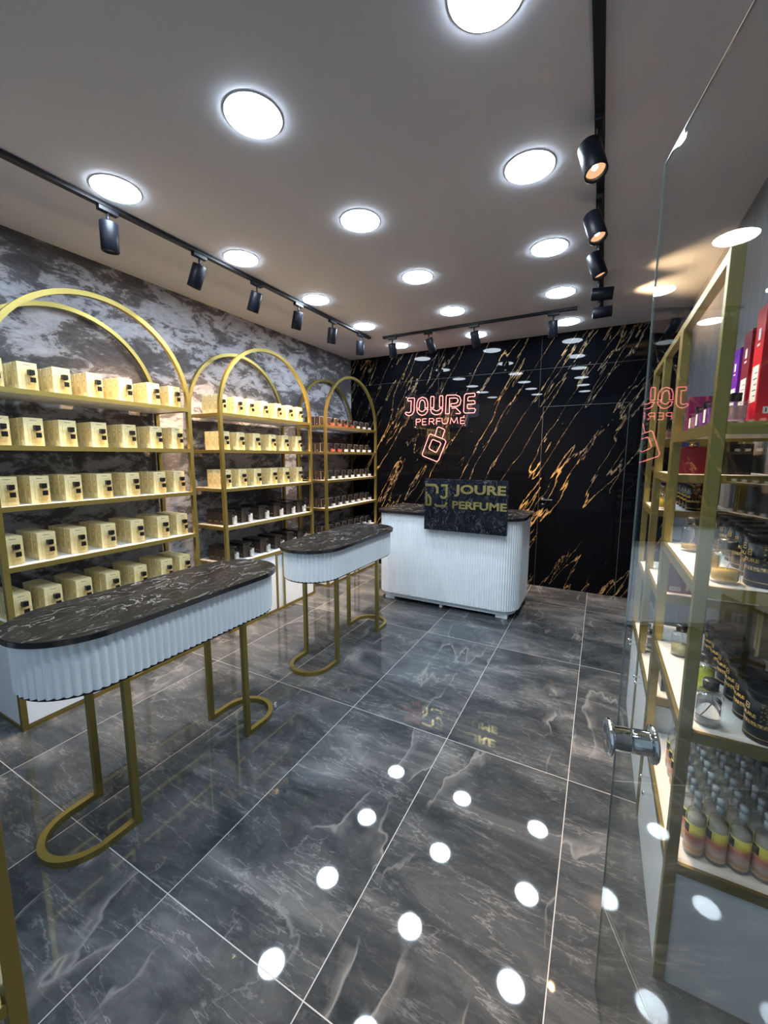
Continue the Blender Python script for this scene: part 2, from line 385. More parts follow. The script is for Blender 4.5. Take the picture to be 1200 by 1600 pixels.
# ------------------------------------------------------------------ ceiling lamps (flat round LED panels)
ROWS = [0.53, 1.342, 2.152, 2.975, 3.785, 4.60]; COLS = [-2.245, -1.30, -0.38]
lamp = thing('ceiling_lamp', 'x', 'lamp', (0, 0, H))
b = MB(); b.lathe([(0.109, 0), (0.1135, 0), (0.1135, -0.003), (0.109, -0.0035)], 40); b.build('rim', M['lamp_rim'], lamp)
b = MB(); b.lathe([(0.1085, -0.0005), (0.1085, -0.0055), (0.105, -0.0075), (0, -0.008)], 40); b.build('diffuser', M['lamp'], lamp)
cn = ['column beside the grey wall', 'middle column', 'column beside the right track']
rn = ['nearest the entrance, above the camera', 'second from the entrance', 'third from the entrance', 'third from the black wall', 'second from the black wall', 'nearest the black wall']
first = True
for i, x in enumerate(COLS):
    for j, y in enumerate(ROWS):
        o = lamp if first else copy_tree(lamp); first = False
        o.location = (x, y, H)
        meta(o, 'round white ceiling lamp, %s, %s' % (cn[i], rn[j]), 'lamp', 'round ceiling lamps')

# ------------------------------------------------------------------ spotlight tracks
def track(name_label, p0, p1):
    t = thing('ceiling_track', name_label, 'track', (p0[0], p0[1], H))
    dx, dy = p1[0]-p0[0], p1[1]-p0[1]; L = math.hypot(dx, dy); t.rotation_euler = (0, 0, math.atan2(dy, dx))
    b = MB(); b.box(0, L, -.018, .018, -.022, -.0005, ch=.002); b.build('rail', M['track'], t)
    for xx in (0.0, L):
        b = MB(); b.box(xx-.004, xx+.004, -.0195, .0195, -.024, -.0003, ch=.001); b.build('end_cap', M['track'], t)
track('black ceiling track running along the grey plaster wall', (-2.44, -0.5), (-2.385, 4.13))
track('black ceiling track in front of the black marble wall', (-2.24, 4.20), (-0.28, 4.20))
track('black ceiling track on the right, running toward the glass door', (-0.095, -0.5), (-0.085, 4.42))

# a head: adapter on the rail, stem, tilted can with a warm lens
def head_proto():
    t = thing('spotlight', 'x', 'spotlight')
    b = MB(); b.box(-.05, .05, -.016, .016, -.045, -.0225, ch=.003); b.build('adapter', M['track'], t)
    b = MB(); b.lathe([(0, -.044), (.007, -.044), (.007, -.095), (0, -.095)], 12); b.build('stem', M['track'], t)
    # can lies along local -z, pivot at its top; own object so it can be tilted
    b = MB()
    b.lathe([(0, 0.0), (.040, 0.0), (.0435, -.004), (.0435, -.142), (.0405, -.145), (.0380, -.145), (.0360, -.127), (.0360, -.020), (0, -.020)], 28)
    can = b.build('housing', M['head'], t)
    b = MB(); b.lathe([(0, -.112), (.0358, -.125)], 28); le = b.build('lens', M['spot_lens'], can)
    b = MB(); b.lathe([(0, -.1145), (.014, -.116), (0, -.117)], 16); b.build('bulb', M['spot_core'], can)
    return t, can
head, can0 = head_proto()
lamp_data = bpy.data.lights.new('warm_beam', 'SPOT'); lamp_data.energy = SPOT_WATTS; lamp_data.color = (1.0, 0.62, 0.32)
lamp_data.spot_size = math.radians(78); lamp_data.spot_blend = 0.9; lamp_data.shadow_soft_size = 0.025
usedh = [False]
def spot(x, y, rz, d, label, group, watts=None, shift=(0, 0, 0)):
    o = head if not usedh[0] else copy_tree(head)
    o.location = (x, y, H); o.rotation_euler = (0, 0, rz)
    meta(o, label, 'spotlight', group)
    can = [c for c in o.children if c.name.startswith('housing')][0]
    d = Vector(d).normalized(); dl = Matrix.Rotation(-rz, 3, 'Z') @ d
    q = Vector((0, 0, -1)).rotation_difference(dl)
    can.rotation_mode = 'QUATERNION'; can.rotation_quaternion = q
    # hang by the upper side of the can, with its axis passing just below the stem
    side = (Vector((0, 0, 1)) - dl*dl.z)
    off = Vector((0, 0, -.092)) - dl*0.004
    can.location = off if abs(dl.z) > 0.55 else Vector((0, 0, -.138)) - dl*0.05
    can.location += Matrix.Rotation(-rz, 3, 'Z') @ Vector(shift)
    ld = lamp_data
    if watts is not None:
        ld = lamp_data.copy(); ld.energy = watts
    s = bpy.data.objects.new('warm_beam', ld); C.objects.link(s); s.parent = can; s.location = (0, 0, -.129)
    return o
spot_calls = []
names_l = ['nearest the camera', 'second from the camera', 'third from the camera', 'third from the black wall', 'second from the black wall', 'nearest the black wall']
for i, (y, d) in enumerate([(1.39, (-.10, .05, -1)), (1.95, (-.42, -.10, -1)), (2.45, (-.45, .02, -1)), (2.93, (-.35, .1, -1)), (3.43, (-.25, .15, -1)), (3.94, (-.15, .15, -1))]):
    x = -2.44 + (y+.5)/4.63*.055
    spot(x, y, PI/2, d, 'black spotlight on the track along the grey wall, %s' % names_l[i], 'spotlights on the left track')
    if i == 0: usedh[0] = True
for i, (x, d) in enumerate([(-2.13, (-.12, .45, -1)), (-1.70, (.25, .55, -1)), (-1.21, (.12, .60, -1)), (-0.47, (.0, .30, -1))]):
    spot(x, 4.20, 0, d, 'black spotlight before the marble wall, %s' % ['leftmost, near the arch unit', 'above the neon sign', 'right of the neon sign', 'rightmost, under the track end'][i], 'spotlights on the back track', 45.0)
for i, (y, d, wt) in enumerate([(1.02, (.16, -.40, -1), 40), (1.98, (.26, -.34, -1), 36), (2.52, (.30, -.30, -1), 36), (2.98, (.36, -.06, -1), 36), (3.56, (1, .03, -.08), 13), (4.00, (1, .05, .02), 10)]):
    spot(-.092, y, PI/2, d, 'black spotlight on the right track, %s' % ['half cut off by the top edge', 'showing its glowing bulb, nearest whole one', 'second whole one, lens lit', 'third whole one, tilted right', 'turned level, nearer of two', 'turned level, last before the marble wall'][i], 'spotlights on the right track', wt, (-.030, 0, -.01) if i < 4 else (0, 0, 0))

# ------------------------------------------------------------------ arched gold shelf units on the left wall
UX, UW, UD = -3.14, 1.18, 0.41          # back plane, width, depth
LEV = [1.870, 1.572, 1.250, 0.925, 0.600]  # shelf top heights
T = 0.028
def arch_unit():
    t = thing('arch_shelf_unit', 'x', 'shelf unit')
    def arch(x):
        pts = [(x, T/2, 0.0), (x, T/2, 1.885)]; R = UW/2 - T/2
        for k in range(1, 32):
            a = PI - PI*k/32; pts.append((x, UW/2+R*math.cos(a), 1.885+R*math.sin(a)*1.01))
        pts += [(x, UW-T/2, 1.885), (x, UW-T/2, 0.0)]
        b = MB(); b.sweep(pts, sq(T), (1, 0, 0)); return b
    arch(UD-T/2).build('front_arch', M['gold'], t); arch(T/2).build('back_arch', M['gold'], t)
    for z in LEV[:4]:
        b = MB(); b.box(.006, UD-.006, T, UW-T, z-.020, z, ch=.001); s = b.build('shelf', M['shelf'], t)
        b = MB()
        b.box(UD-.012, UD+.001, T*.5, UW-T*.5, z-.026, z+.001); b.box(T, UD-T, 0.002, T-.002, z-.026, z-.001); b.box(T, UD-T, UW-T+.002, UW-.002, z-.026, z-.001)
        b.build('shelf_edge', M['gold'], s)
    z = LEV[4]
    b = MB(); b.box(.004, UD-.010, T, UW-T, z-.020, z); b.box(.004, UD-.02, .006, UW-.006, .022, z-.020); cb = b.build('cabinet', M['white'], t)
    b = MB(); b.box(UD-.018, UD-.006, T, .575, .028, z-.028); d = b.build('door', M['white'], t)
    b = MB(); b.box(UD-.018, UD-.006, .700, UW-T, .028, z-.028); d = b.build('door', M['white'], t)
    b = MB()
    b.box(UD-.016, UD+.001, T, UW-T, z-.026, z+.001); b.box(UD-T, UD, T, UW-T, .0, .022)
    b.box(UD-.016, UD, .578, .600, .022, z-.026); b.box(UD-.016, UD, .685, .700, .022, z-.026)
    for yy in (.0, UW-T): b.box(T, UD-T, yy+.002, yy+T-.002, .0, .020); b.box(T, UD-T, yy+.002, yy+T-.002, z-.026, z-.001)
    b.build('base_frame', M['gold'], t)
    return t
proto = arch_unit(); UY = [0.880, 2.320, 3.745]
un = ['nearest', 'middle', 'farthest']
for i, y in enumerate(UY):
    o = proto if i == 0 else copy_tree(proto)
    o.location = (UX, y, 0)
    meta(o, ['gold arched shelf unit nearest the camera, holding only cream boxes', 'middle gold arched shelf unit with cream boxes above brown ones', 'gold arched shelf unit in the corner with small clear bottles'][i], 'shelf unit', 'arched gold shelf units')

# ---- products for the left units: each prototype faces +x, origin on the shelf at the middle of its front face
def box_mesh(wy, dx, h, mats, rich=True):
    b = MB(); e = .0004
    b.box(-dx, 0, -wy/2, wy/2, 0, h, 0, ch=.0012)
    if rich:
        def strip(y0, y1, z0, z1, mi): b.box(-.0005, e, y0, y1, z0, z1, mi)
        q = wy/2
        for (y0, y1, z0, z1) in [(-q*.62, q*.62, h*.80, h*.805), (-q*.62, q*.62, h*.14, h*.146), (-q*.62, -q*.60, h*.14, h*.80), (q*.60, q*.62, h*.14, h*.80)]: strip(y0, y1, z0, z1, 1)
        strip(-q*.35, q*.35, h*.90, h*.915, 2); strip(-q*.2, q*.2, h*.30, h*.308, 1); strip(-q*.28, q*.28, h*.25, h*.256, 1)
        for k in range(5): b.box(-dx*.72+k*dx*.11, -dx*.69+k*dx*.11, -q-e, -q+.0005, h*.22, h*(.50-.03*(k % 2)), 2 if k == 2 else 1)
        b.box(-dx*.62, -dx*.38, -q-e, -q+.0005, h*.66, h*.70, 1)
        b.box(-dx*.90, -dx*.86, -q-e, -q+.0005, h*.06, h*.94, 1); b.box(-dx*.14, -dx*.10, -q-e, -q+.0005, h*.06, h*.94, 1)
    return b
def bottle_square(name, wy, dx, h, cap, caph, glass, capm, lab=None, labm=None, inner=None):
    t = thing(name, 'x', 'bottle')
    b = MB(); b.box(-dx, 0, -wy/2, wy/2, 0, h, ch=.003); g = b.build('glass_body', glass, t)
    if inner is not None:
        b = MB(); b.box(-dx+.004, -.004, -wy/2+.004, wy/2-.004, .006, h*.72, ch=.001); b.build('perfume', inner, t)
    b = MB(); b.box(-dx/2-cap/2, -dx/2+cap/2, -cap/2, cap/2, h+.002, h+.002+caph, ch=.0015); b.box(-dx/2-.006, -dx/2+.006, -.006, .006, h-.001, h+.003); b.build('cap', capm, t)
    if lab:
        b = MB(); b.box(.0002, .0012, -lab/2, lab/2, h-.012-lab, h-.012); b.build('label', labm, t)
    return t
pr_cream = meta(box_mesh(.090, .060, .155, None).build('perfume_box', [M['cream'], M['print'], M['ink']]), 'x', 'box')
pr_brown = meta(box_mesh(.105, .075, .130, None, False).build('perfume_box', [M['brown_box']]), 'x', 'box')
b = box_mesh(.105, .075, .118, None, False); b.box(-.0765, .0012, -.0535, .0535, .112, .131, 1, ch=.001); b.box(-.055, -.045, -.0530, -.0524, .03, .036, 2); b.box(-.03, -.02, -.0530, -.0524, .03, .036, 2)
me_brown = b.build('tmp', [M['brown_box'], M['brown_lid'], M['gold_print']]); pr_brown.data = me_brown.data; bpy.data.objects.remove(me_brown)
b = MB(); b.box(-.07, 0, -.042, .042, 0, .100, ch=.0012)
for (y0, y1, z0, z1) in [(-.042, -.0405, 0, .1), (.0405, .042, 0, .1), (-.042, .042, .0985, .1), (-.042, .042, 0, .0015)]: b.box(-.0003, .0006, y0, y1, z0, z1, 1)
b.box(-.045, -.038, -.0425, -.0418, .015, .022, 1)
pr_smoke = meta(b.build('perfume_box', [M['smoke_box'], M['pale_print']]), 'x', 'box')
bt_cream = bottle_square('perfume_bottle', .050, .026, .085, .026, .027, M['bottle'], M['black'], .027, M['black'])
bt_silver = bottle_square('perfume_bottle', .040, .030, .092, .022, .020, M['clear'], M['black'], .020, M['pale_print'], M['silver_juice'])
bt_red = bottle_square('perfume_bottle', .050, .034, .048, .024, .024, M['clear'], M['black'], None, None, M['red_liquid'])
bt_small = bottle_square('perfume_bottle', .050, .034, .048, .024, .020, M['clear'], M['black'], None, None, M['silver_juice'])
used = set()
def place(pr, loc, label, cat, group, rz=0.0):
    if pr.name in used: o = copy_tree(pr)
    else: o = pr; used.add(pr.name)
    o.location = loc; o.rotation_euler = (0, 0, rz)
    meta(o, label, cat, group); return o
nth = ['first', 'second', 'third', 'fourth', 'fifth', 'sixth', 'seventh', 'eighth']
dep = ['front', 'second-back', 'third-back', 'rearmost']
shn = ['top', 'second', 'third', 'fourth', 'bottom']
E_ = .0006
ROW7 = [.062, .213, .375, .550, .735, .925, 1.080]
ROW7B = [.062, .236, .372, .541, .726, .888, 1.046]; ROW6B = [.075, .246, .43, .632, .815, 1.02]
def cream_row(u, s, ys, depth):
    for k, yc in enumerate(ys):
        yj = UY[u]+yc+(.022, .032)[u]+random.uniform(-.004, .004); xf = UX+.335+random.uniform(-.004, .004)
        for d in range(depth):
            place(pr_cream, (xf-d*.0675, yj+random.uniform(-.0015, .0015), LEV[s]+E_), '%s cream box in %s stack of %s shelf, %s arch unit' % (dep[d], nth[k], shn[s], un[u]), 'box', 'cream boxes on the %s arch unit' % un[u])
        place(bt_cream, (xf+.034, yj+(.008, -.003)[u], LEV[s]+E_), 'black-capped bottle before %s cream stack, %s shelf, %s arch unit' % (nth[k], shn[s], un[u]), 'bottle', 'bottles before the cream boxes, %s unit' % un[u], random.uniform(-.15, .15))
for s in range(5): cream_row(0, s, ROW7, 4)
cream_row(1, 0, ROW7B, 3); cream_row(1, 1, ROW6B, 3); cream_row(1, 2, ROW6B, 3)
for s in (3, 4):
    for k, yc in enumerate([.105, .285, .495, .695, .875, 1.045]):
        y = UY[1]+yc+.02; xf = UX+.325
        for d in range(3):
            place(pr_brown, (xf-d*.078, y, LEV[s]+E_), '%s brown box with black lid, %s stack of %s shelf, middle arch unit' % (dep[d], nth[k], shn[s]), 'box', 'brown boxes on the middle arch unit')
        place(bt_silver, (xf+.042, y+.025, LEV[s]+E_), 'silver bottle before %s brown stack, %s shelf, middle arch unit' % (nth[k], shn[s]), 'bottle', 'silver bottles on the middle arch unit', random.uniform(-.12, .12))
for s in range(5):
    for k in range(8):
        y = UY[2]+.085+.1445*k; xf = UX+.30
        for d in range(3 if k == 0 else 2):
            place(pr_smoke, (xf-d*.073, y, LEV[s]+E_), '%s dark box in %s stack, %s shelf, corner arch unit' % (dep[d], nth[k], shn[s]), 'box', 'dark boxes on the corner arch unit')
        red = (s == 0 and k < 5) or (s == 1 and k < 3)
        place(bt_red if red else bt_small, (xf+.050, y+.012, LEV[s]+E_), '%s bottle before %s dark stack, %s shelf, corner arch unit' % ('squat red' if red else 'squat clear', nth[k], shn[s]), 'bottle', 'squat bottles on the corner arch unit', random.uniform(-.1, .1))

# ------------------------------------------------------------------ fluted display tables
def stadium(hw, hl, n=28):
    r = hw; p = []
    for k in range(n+1): a = PI*k/n; p.append((r*math.cos(a), hl-r+r*math.sin(a)))
    for k in range(n+1): a = PI+PI*k/n; p.append((r*math.cos(a), -(hl-r)+r*math.sin(a)))
    return p
def rrect(hx, y0, y1, r, n=10):
    p = []
    for (cx, cy, a0) in [(hx-r, y1-r, 0), (-hx+r, y1-r, PI/2), (-hx+r, y0+r, PI), (hx-r, y0+r, 1.5*PI)]:
        for k in range(n+1): a = a0+PI/2*k/n; p.append((cx+r*math.cos(a), cy+r*math.sin(a)))
    return p
def flute(outline, pitch, depth, sub=6):
    P_ = [Vector(p) for p in outline]; n = len(P_); seg = [(P_[(i+1) % n]-P_[i]).length for i in range(n)]; L = sum(seg)
    cnt = round(L/pitch); out = []; i = 0; acc = 0.0
    for k in range(cnt*sub):
        s = L*k/(cnt*sub)
        while acc+seg[i] < s: acc += seg[i]; i = (i+1) % n
        t = (s-acc)/max(seg[i], 1e-9); a, c = P_[i], P_[(i+1) % n]; p = a.lerp(c, t)
        d = (c-a).normalized(); nn = Vector((d.y, -d.x))
        f = depth*(abs(math.sin(PI*k/sub))-1.0)
        out.append((p.x+nn.x*f, p.y+nn.y*f))
    return out
def table():
    t = thing('display_table', 'x', 'table')
    b = MB(); b.prism(stadium(.235, .605), .8825, .900); b.build('table_top', M['top'], t)
    b = MB(); b.prism(stadium(.2365, .6065), .8785, .8985, smooth_side=True); b.build('top_edge', M['edge'], t)
    b = MB(); b.prism(flute(stadium(.213, .583, 40), .030, .012), .678, .8785); b.build('fluted_apron', M['flute'], t)
    b = MB(); b.prism(stadium(.207, .577), .670, .678); b.build('bottom_panel', M['edge'], t)
    for sgn in (-1, 1):
        y = .302*sgn; r = .145; w_ = .026
        b = MB()
        for x in (-.145, .145): b.box(x-w_/2, x+w_/2, y-w_/2, y+w_/2, .0, .670)
        pts = [(-.145, y+sgn*w_/2, w_/2)]
        for k in range(0, 25): a = PI*k/24; pts.append((-r*math.cos(a), y+sgn*(.118+r*math.sin(a)), w_/2))
        pts.append((.145, y+sgn*w_/2, w_/2)); b.sweep(pts, sq(w_), (0, 0, 1)); b.build('leg_frame', M['gold'], t)
    return t
t1 = table(); t1.location = (-1.758, 1.145, 0); meta(t1, 'long fluted white table with dark marble top nearest the camera', 'table', 'fluted display tables')
t2 = copy_tree(t1); t2.location = (-1.777, 2.640, 0); meta(t2, 'fluted white table with dark marble top, farther, beside the counter', 'table', 'fluted display tables')

# ------------------------------------------------------------------ counter
ct = thing('reception_counter', 'white fluted counter with dark marble top before the black wall', 'counter', (-1.325, 0, 0))
def crect(hx, y0, y1, rl, rr, n=10):
    p = []
    for (cx, cy, r, a0) in [(hx-.03, y1-.03, .03, 0), (-hx+.03, y1-.03, .03, PI/2), (-hx+rl, y0+rl, rl, PI), (hx-rr, y0+rr, rr, 1.5*PI)]:
        for k in range(n+1): a = a0+PI/2*k/n; p.append((cx+r*math.cos(a), cy+r*math.sin(a)))
    return p
b = MB(); b.prism(crect(.757, 3.675, 4.38, .16, .20), .9445, .9665); b.build('counter_top', M['top'], ct)
b = MB(); b.prism(crect(.7585, 3.6735, 4.3815, .16, .20), .940, .9645, smooth_side=True); b.build('top_edge', M['edge'], ct)
b = MB(); b.prism(flute(crect(.728, 3.705, 4.36, .13, .17), .0235, .006), .085, .940); b.build('fluted_body', M['flute'], ct)
b = MB(); b.prism(crect(.690, 3.745, 4.33, .11, .15), .035, .085); b.build('plinth', M['flute'], ct)
for (x, y) in [(-.60, 3.80), (-.02, 3.80), (.585, 3.80), (-.60, 4.27), (.585, 4.27)]:
    b = MB(); q = .055 if abs(x) > .1 else .014; b.box(x-q, x+q, y-.04, y+.04, .0, .035); b.build('foot', M['flute'], ct)

# sign board of dark marble hung on the counter's front, gold letters on it
def text_mesh(s, size, depth, bold=0.0, sx=1.0):
    cu = bpy.data.curves.new('t', 'FONT'); cu.body = s; cu.size = size; cu.extrude = depth; cu.offset = bold; cu.align_x = 'LEFT'
    cu.resolution_u = 3
    o = bpy.data.objects.new('t', cu); C.objects.link(o)
    dg = bpy.context.evaluated_depsgraph_get(); me = bpy.data.meshes.new_from_object(o.evaluated_get(dg))
    bpy.data.objects.remove(o)
    xs = [v.co.x for v in me.vertices]; ys = [v.co.y for v in me.vertices]
    return me, min(xs), max(xs), min(ys), max(ys)
def fit_text(s, x0, x1, z0, z1, bold=0.01, depth=0.002):
    """text stretched to a rectangle, returned as mesh with x right, z up, facing -y"""
    me, a, b_, c, d = text_mesh(s, 1.0, depth, bold)
    for v in me.vertices:
        x = x0+(v.co.x-a)/(b_-a)*(x1-x0); z = z0+(v.co.y-c)/(d-c)*(z1-z0); v.co = Vector((x, -v.co.z, z))
    return me
def link_mesh(name, me, mat, parent=None):
    me.materials.clear(); me.materials.append(mat); o = bpy.data.objects.new(name, me); C.objects.link(o); o.parent = parent; return o
sb = thing('sign_board', 'dark marble sign board with gold letters fixed to the counter front', 'sign', (-1.095, 3.655, 0))
b = MB(); b.box(-.395, .395, -.016, .016, .815, 1.308, ch=.0015); b.build('marble_panel', M['sign_marble'], sb)
YS = -.0185
link_mesh('lettering', fit_text('JOURE', -.095, .378, 1.150, 1.262, 0.035), M['mirror_gold'], sb).location = (0, YS, 0)
link_mesh('lettering', fit_text('PERFUME', -.112, .390, 1.035, 1.108, 0.035), M['mirror_gold'], sb).location = (0, YS, 0)
b = MB()
def bar(pts, w_=.024):
    b.sweep([(x, YS, z) for x, z in pts], [(-w_/2, -.002), (w_/2, -.002), (w_/2, .002), (-w_/2, .002)], (0, 1, 0))
bar([(-.385, 1.250), (-.285, 1.250), (-.262, 1.225), (-.262, 1.170)]); bar([(-.225, 1.250), (-.170, 1.250), (-.170, 1.150), (-.188, 1.132), (-.212, 1.132), (-.226, 1.150)], .020)
bar([(-.372, 1.185), (-.372, 1.058), (-.330, 1.058), (-.330, 1.120), (-.358, 1.160)], .020); bar([(-.285, 1.070), (-.270, 1.052), (-.185, 1.052), (-.165, 1.090)], .022)
b.build('monogram', M['mirror_gold'], sb)

# ------------------------------------------------------------------ neon sign on the black wall
NEON={
'J' : [(-2.274, 2.274), (-2.184, 2.272), (-2.178, 2.258), (-2.184, 2.098), (-2.208, 2.063), (-2.251, 2.049), (-2.294, 2.065), (-2.308, 2.087), (-2.291, 2.1), (-2.267, 2.088), (-2.24, 2.092), (-2.228, 2.11), (-2.224, 2.237), (-2.269, 2.237), (-2.278, 2.253)] ,
'O' : [(-2.146, 2.139), (-2.143, 2.209), (-2.121, 2.254), (-2.070, 2.275), (-2.018, 2.254), (-1.995, 2.209), (-1.991, 2.137), (-2.031, 2.137), (-2.031, 2.193), (-2.046, 2.227), (-2.069, 2.24), (-2.095, 2.229), (-2.107, 2.197), (-2.109, 2.139)] ,
'O lower' : [(-2.145, 2.12), (-2.135, 2.086), (-2.108, 2.059), (-2.071, 2.046), (-2.03, 2.055), (-2.0, 2.084), (-1.99, 2.12), (-2.031, 2.12), (-2.046, 2.101), (-2.072, 2.093), (-2.098, 2.103), (-2.111, 2.12)] ,
'U left' : [(-1.949, 2.273), (-1.915, 2.273), (-1.910, 2.259), (-1.913, 2.135), (-1.955, 2.135), (-1.955, 2.260)] ,
'U right' : [(-1.831, 2.274), (-1.798, 2.273), (-1.793, 2.259), (-1.793, 2.135), (-1.835, 2.135), (-1.837, 2.262)] ,
'U lower' : [(-1.957, 2.115), (-1.939, 2.072), (-1.903, 2.049), (-1.863, 2.044), (-1.818, 2.057), (-1.796, 2.088), (-1.793, 2.118), (-1.829, 2.118), (-1.844, 2.098), (-1.874, 2.092), (-1.904, 2.103), (-1.916, 2.118)] ,
'R' : [(-1.754, 2.05), (-1.749, 2.262), (-1.738, 2.275), (-1.625, 2.271), (-1.577, 2.248), (-1.558, 2.201), (-1.574, 2.15), (-1.611, 2.133), (-1.686, 2.135), (-1.687, 2.169), (-1.631, 2.17), (-1.603, 2.181), (-1.594, 2.205), (-1.609, 2.229), (-1.633, 2.236), (-1.705, 2.237), (-1.705, 2.051)] ,
'R leg' : [(-1.673, 2.114), (-1.621, 2.117), (-1.56, 2.055), (-1.571, 2.043), (-1.619, 2.047)] ,
'E' : [(-1.522, 2.067), (-1.517, 2.258), (-1.498, 2.276), (-1.394, 2.276), (-1.385, 2.26), (-1.387, 2.238), (-1.463, 2.237), (-1.473, 2.225), (-1.474, 2.19), (-1.394, 2.189), (-1.384, 2.174), (-1.384, 2.153), (-1.398, 2.149), (-1.475, 2.15), (-1.477, 2.109), (-1.462, 2.098), (-1.389, 2.097), (-1.375, 2.08), (-1.389, 2.046), (-1.503, 2.047)] ,
'flask' : [(-1.949, 1.807), (-1.757, 1.732), (-1.74, 1.707), (-1.831, 1.477), (-1.856, 1.456), (-2.048, 1.527), (-2.061, 1.553), (-1.969, 1.793)] ,
'stopper' : [(-1.888, 1.786), (-1.858, 1.883), (-1.84, 1.892), (-1.77, 1.862), (-1.758, 1.846), (-1.792, 1.747)] ,
'window' : [(-1.915, 1.738), (-1.816, 1.699), (-1.807, 1.68), (-1.858, 1.584), (-1.876, 1.575), (-1.958, 1.616), (-1.967, 1.637), (-1.931, 1.725)] ,
}
OPEN = ('stopper', 'R leg')
SMALL=[
('P', [[(-2.152, 1.927), (-2.151, 2.002), (-2.107, 2.002), (-2.091, 1.99), (-2.094, 1.971), (-2.112, 1.964), (-2.151, 1.964)]]),
('E', [[(-2.009, 2.001), (-2.063, 2.001), (-2.064, 1.927), (-2.007, 1.927)], [(-2.063, 1.965), (-2.018, 1.965)]]),
('R', [[(-1.972, 1.925), (-1.97, 2.001), (-1.922, 2.001), (-1.907, 1.987), (-1.911, 1.969), (-1.932, 1.963), (-1.97, 1.964)], [(-1.932, 1.963), (-1.904, 1.925)]]),
('F', [[(-1.87, 1.923), (-1.87, 2.0), (-1.812, 2.0)], [(-1.869, 1.963), (-1.821, 1.963)]]),
('U', [[(-1.797, 2.0), (-1.798, 1.955), (-1.781, 1.932), (-1.756, 1.926), (-1.732, 1.934), (-1.721, 1.957), (-1.718, 2.0)]]),
('M', [[(-1.690, 1.924), (-1.678, 1.999), (-1.641, 1.936), (-1.604, 1.999), (-1.592, 1.924)]]),
('E acute', [[(-1.506, 1.995), (-1.558, 1.995), (-1.558, 1.923), (-1.504, 1.923)], [(-1.557, 1.958), (-1.512, 1.958)], [(-1.509, 2.020), (-1.525, 2.003)]]),
]
ns = thing('neon_sign', 'pink neon sign of lettering and a perfume flask on the black wall', 'sign', (-1.85, Y1, 1.85))
def tube(name, lines, r, closed):
    b = MB()
    for pts in lines: b.sweep([(x+1.85, -.036, z-1.85) for x, z in pts], rnd(r, 8), (0, 1, 0), closed=closed, smooth=True)
    return b.build(name, M['neon'], ns)
for k, pts in NEON.items(): tube('neon_tube', [pts], .0034, k not in OPEN)
for k, lines in SMALL: tube('neon_tube', lines, .0028, False)
b = MB()
outl = [(-2.335, 2.290), (-2.31, 2.312), (-1.357, 2.312), (-1.334, 2.290), (-1.334, 2.015), (-1.355, 1.995), (-1.457, 1.995), (-1.472, 1.88), (-1.70, 1.874), (-1.69, 1.72), (-1.80, 1.44), (-1.84, 1.415), (-2.085, 1.50), (-2.105, 1.56), (-2.0, 1.83), (-2.0, 1.875), (-2.19, 1.879), (-2.202, 2.004), (-2.32, 2.010), (-2.335, 2.03)]
vs_ = [(x+1.85, -.030, z-1.85) for x, z in outl]+[(x+1.85, -.025, z-1.85) for x, z in outl]; n_ = len(outl)
b.add(vs_, [list(range(n_)), list(range(n_, 2*n_))[::-1]]+[[i, (i+1) % n_, (i+1) % n_+n_, i+n_] for i in range(n_)]); b.build('acrylic_back', M['acrylic'], ns)
for (x, z) in [(-2.30, 2.285), (-1.37, 2.285), (-2.17, 1.90), (-1.50, 1.90), (-1.86, 1.44)]:
    b = MB(); b.lathe([(0, .0), (.006, .0), (.006, .024), (.008, .030), (0, .033)], 12, M=Matrix.Rotation(PI/2, 3, 'X').to_4x4(), c=(x+1.85, 0, z-1.85)); b.build('spacer', M['chrome'], ns)

# ------------------------------------------------------------------ gold shelving on the right
RX, RD = 0.232, 0.345
def gold_rack(label, y0, y1, levels, base_h, top=1.995, mid_rail=None):
    t = thing('gold_shelving', label, 'shelf unit', (RX, y0, 0)); L = y1-y0; w_ = .028
    for (x, y) in [(w_/2, w_/2), (RD-w_/2, w_/2), (w_/2, L-w_/2), (RD-w_/2, L-w_/2)]:
        b = MB(); b.box(x-w_/2, x+w_/2, y-w_/2, y+w_/2, 0, top, ch=.0015); b.build('post', M['gold'], t)
    b = MB()
    for x in (0, RD-w_): b.box(x+.001, x+w_-.001, w_, L-w_, top-.028, top-.001)
    b.build('top_frame', M['gold'], t)
    for z in levels:
        b = MB(); b.box(.012, RD-.004, .012, L-.004, z-.018, z-.0005); s = b.build('shelf', M['shelf'], t)
        b = MB(); b.box(w_, RD-w_, .001, .012, z-.030, z); b.box(.001, .012, w_, L-w_, z-.030, z); b.box(w_, RD-w_, L-.004, L-.001, z-.030, z-.019)
        b.build('shelf_edge', M['gold'], s)
    b = MB(); b.box(.004, RD-.004, .004, L-.004, 0, base_h); b.build('base_cabinet', M['white'], t)
    for k in (.36, .52):
        yy = L*.36+k*.16+.0; z = base_h-.045
    for yy in (L*.52, L*.66):
        b = MB(); b.lathe([(0, 0), (.0035, 0), (.0035, .020), (.007, .022), (.007, .030), (0, .031)], 12, M=Matrix.Rotation(-PI/2, 3, 'Y').to_4x4(), c=(.004, yy, base_h-.035)); b.build('knob', M['chrome'], t)
    return t
gold_rack('gold shelving nearest the glass door, with black tins and mist bottles', 1.252, 1.885, [1.600, 1.192, 0.795, 0.393], 0.362)
gold_rack('gold shelving between two others on the right, with red bottle', 1.890, 2.345, [1.450, 0.975, 0.535], 0.500)
gold_rack('gold shelving farthest on the right, near the black wall', 2.350, 2.790, [1.600, 1.260, 0.910, 0.535], 0.500)

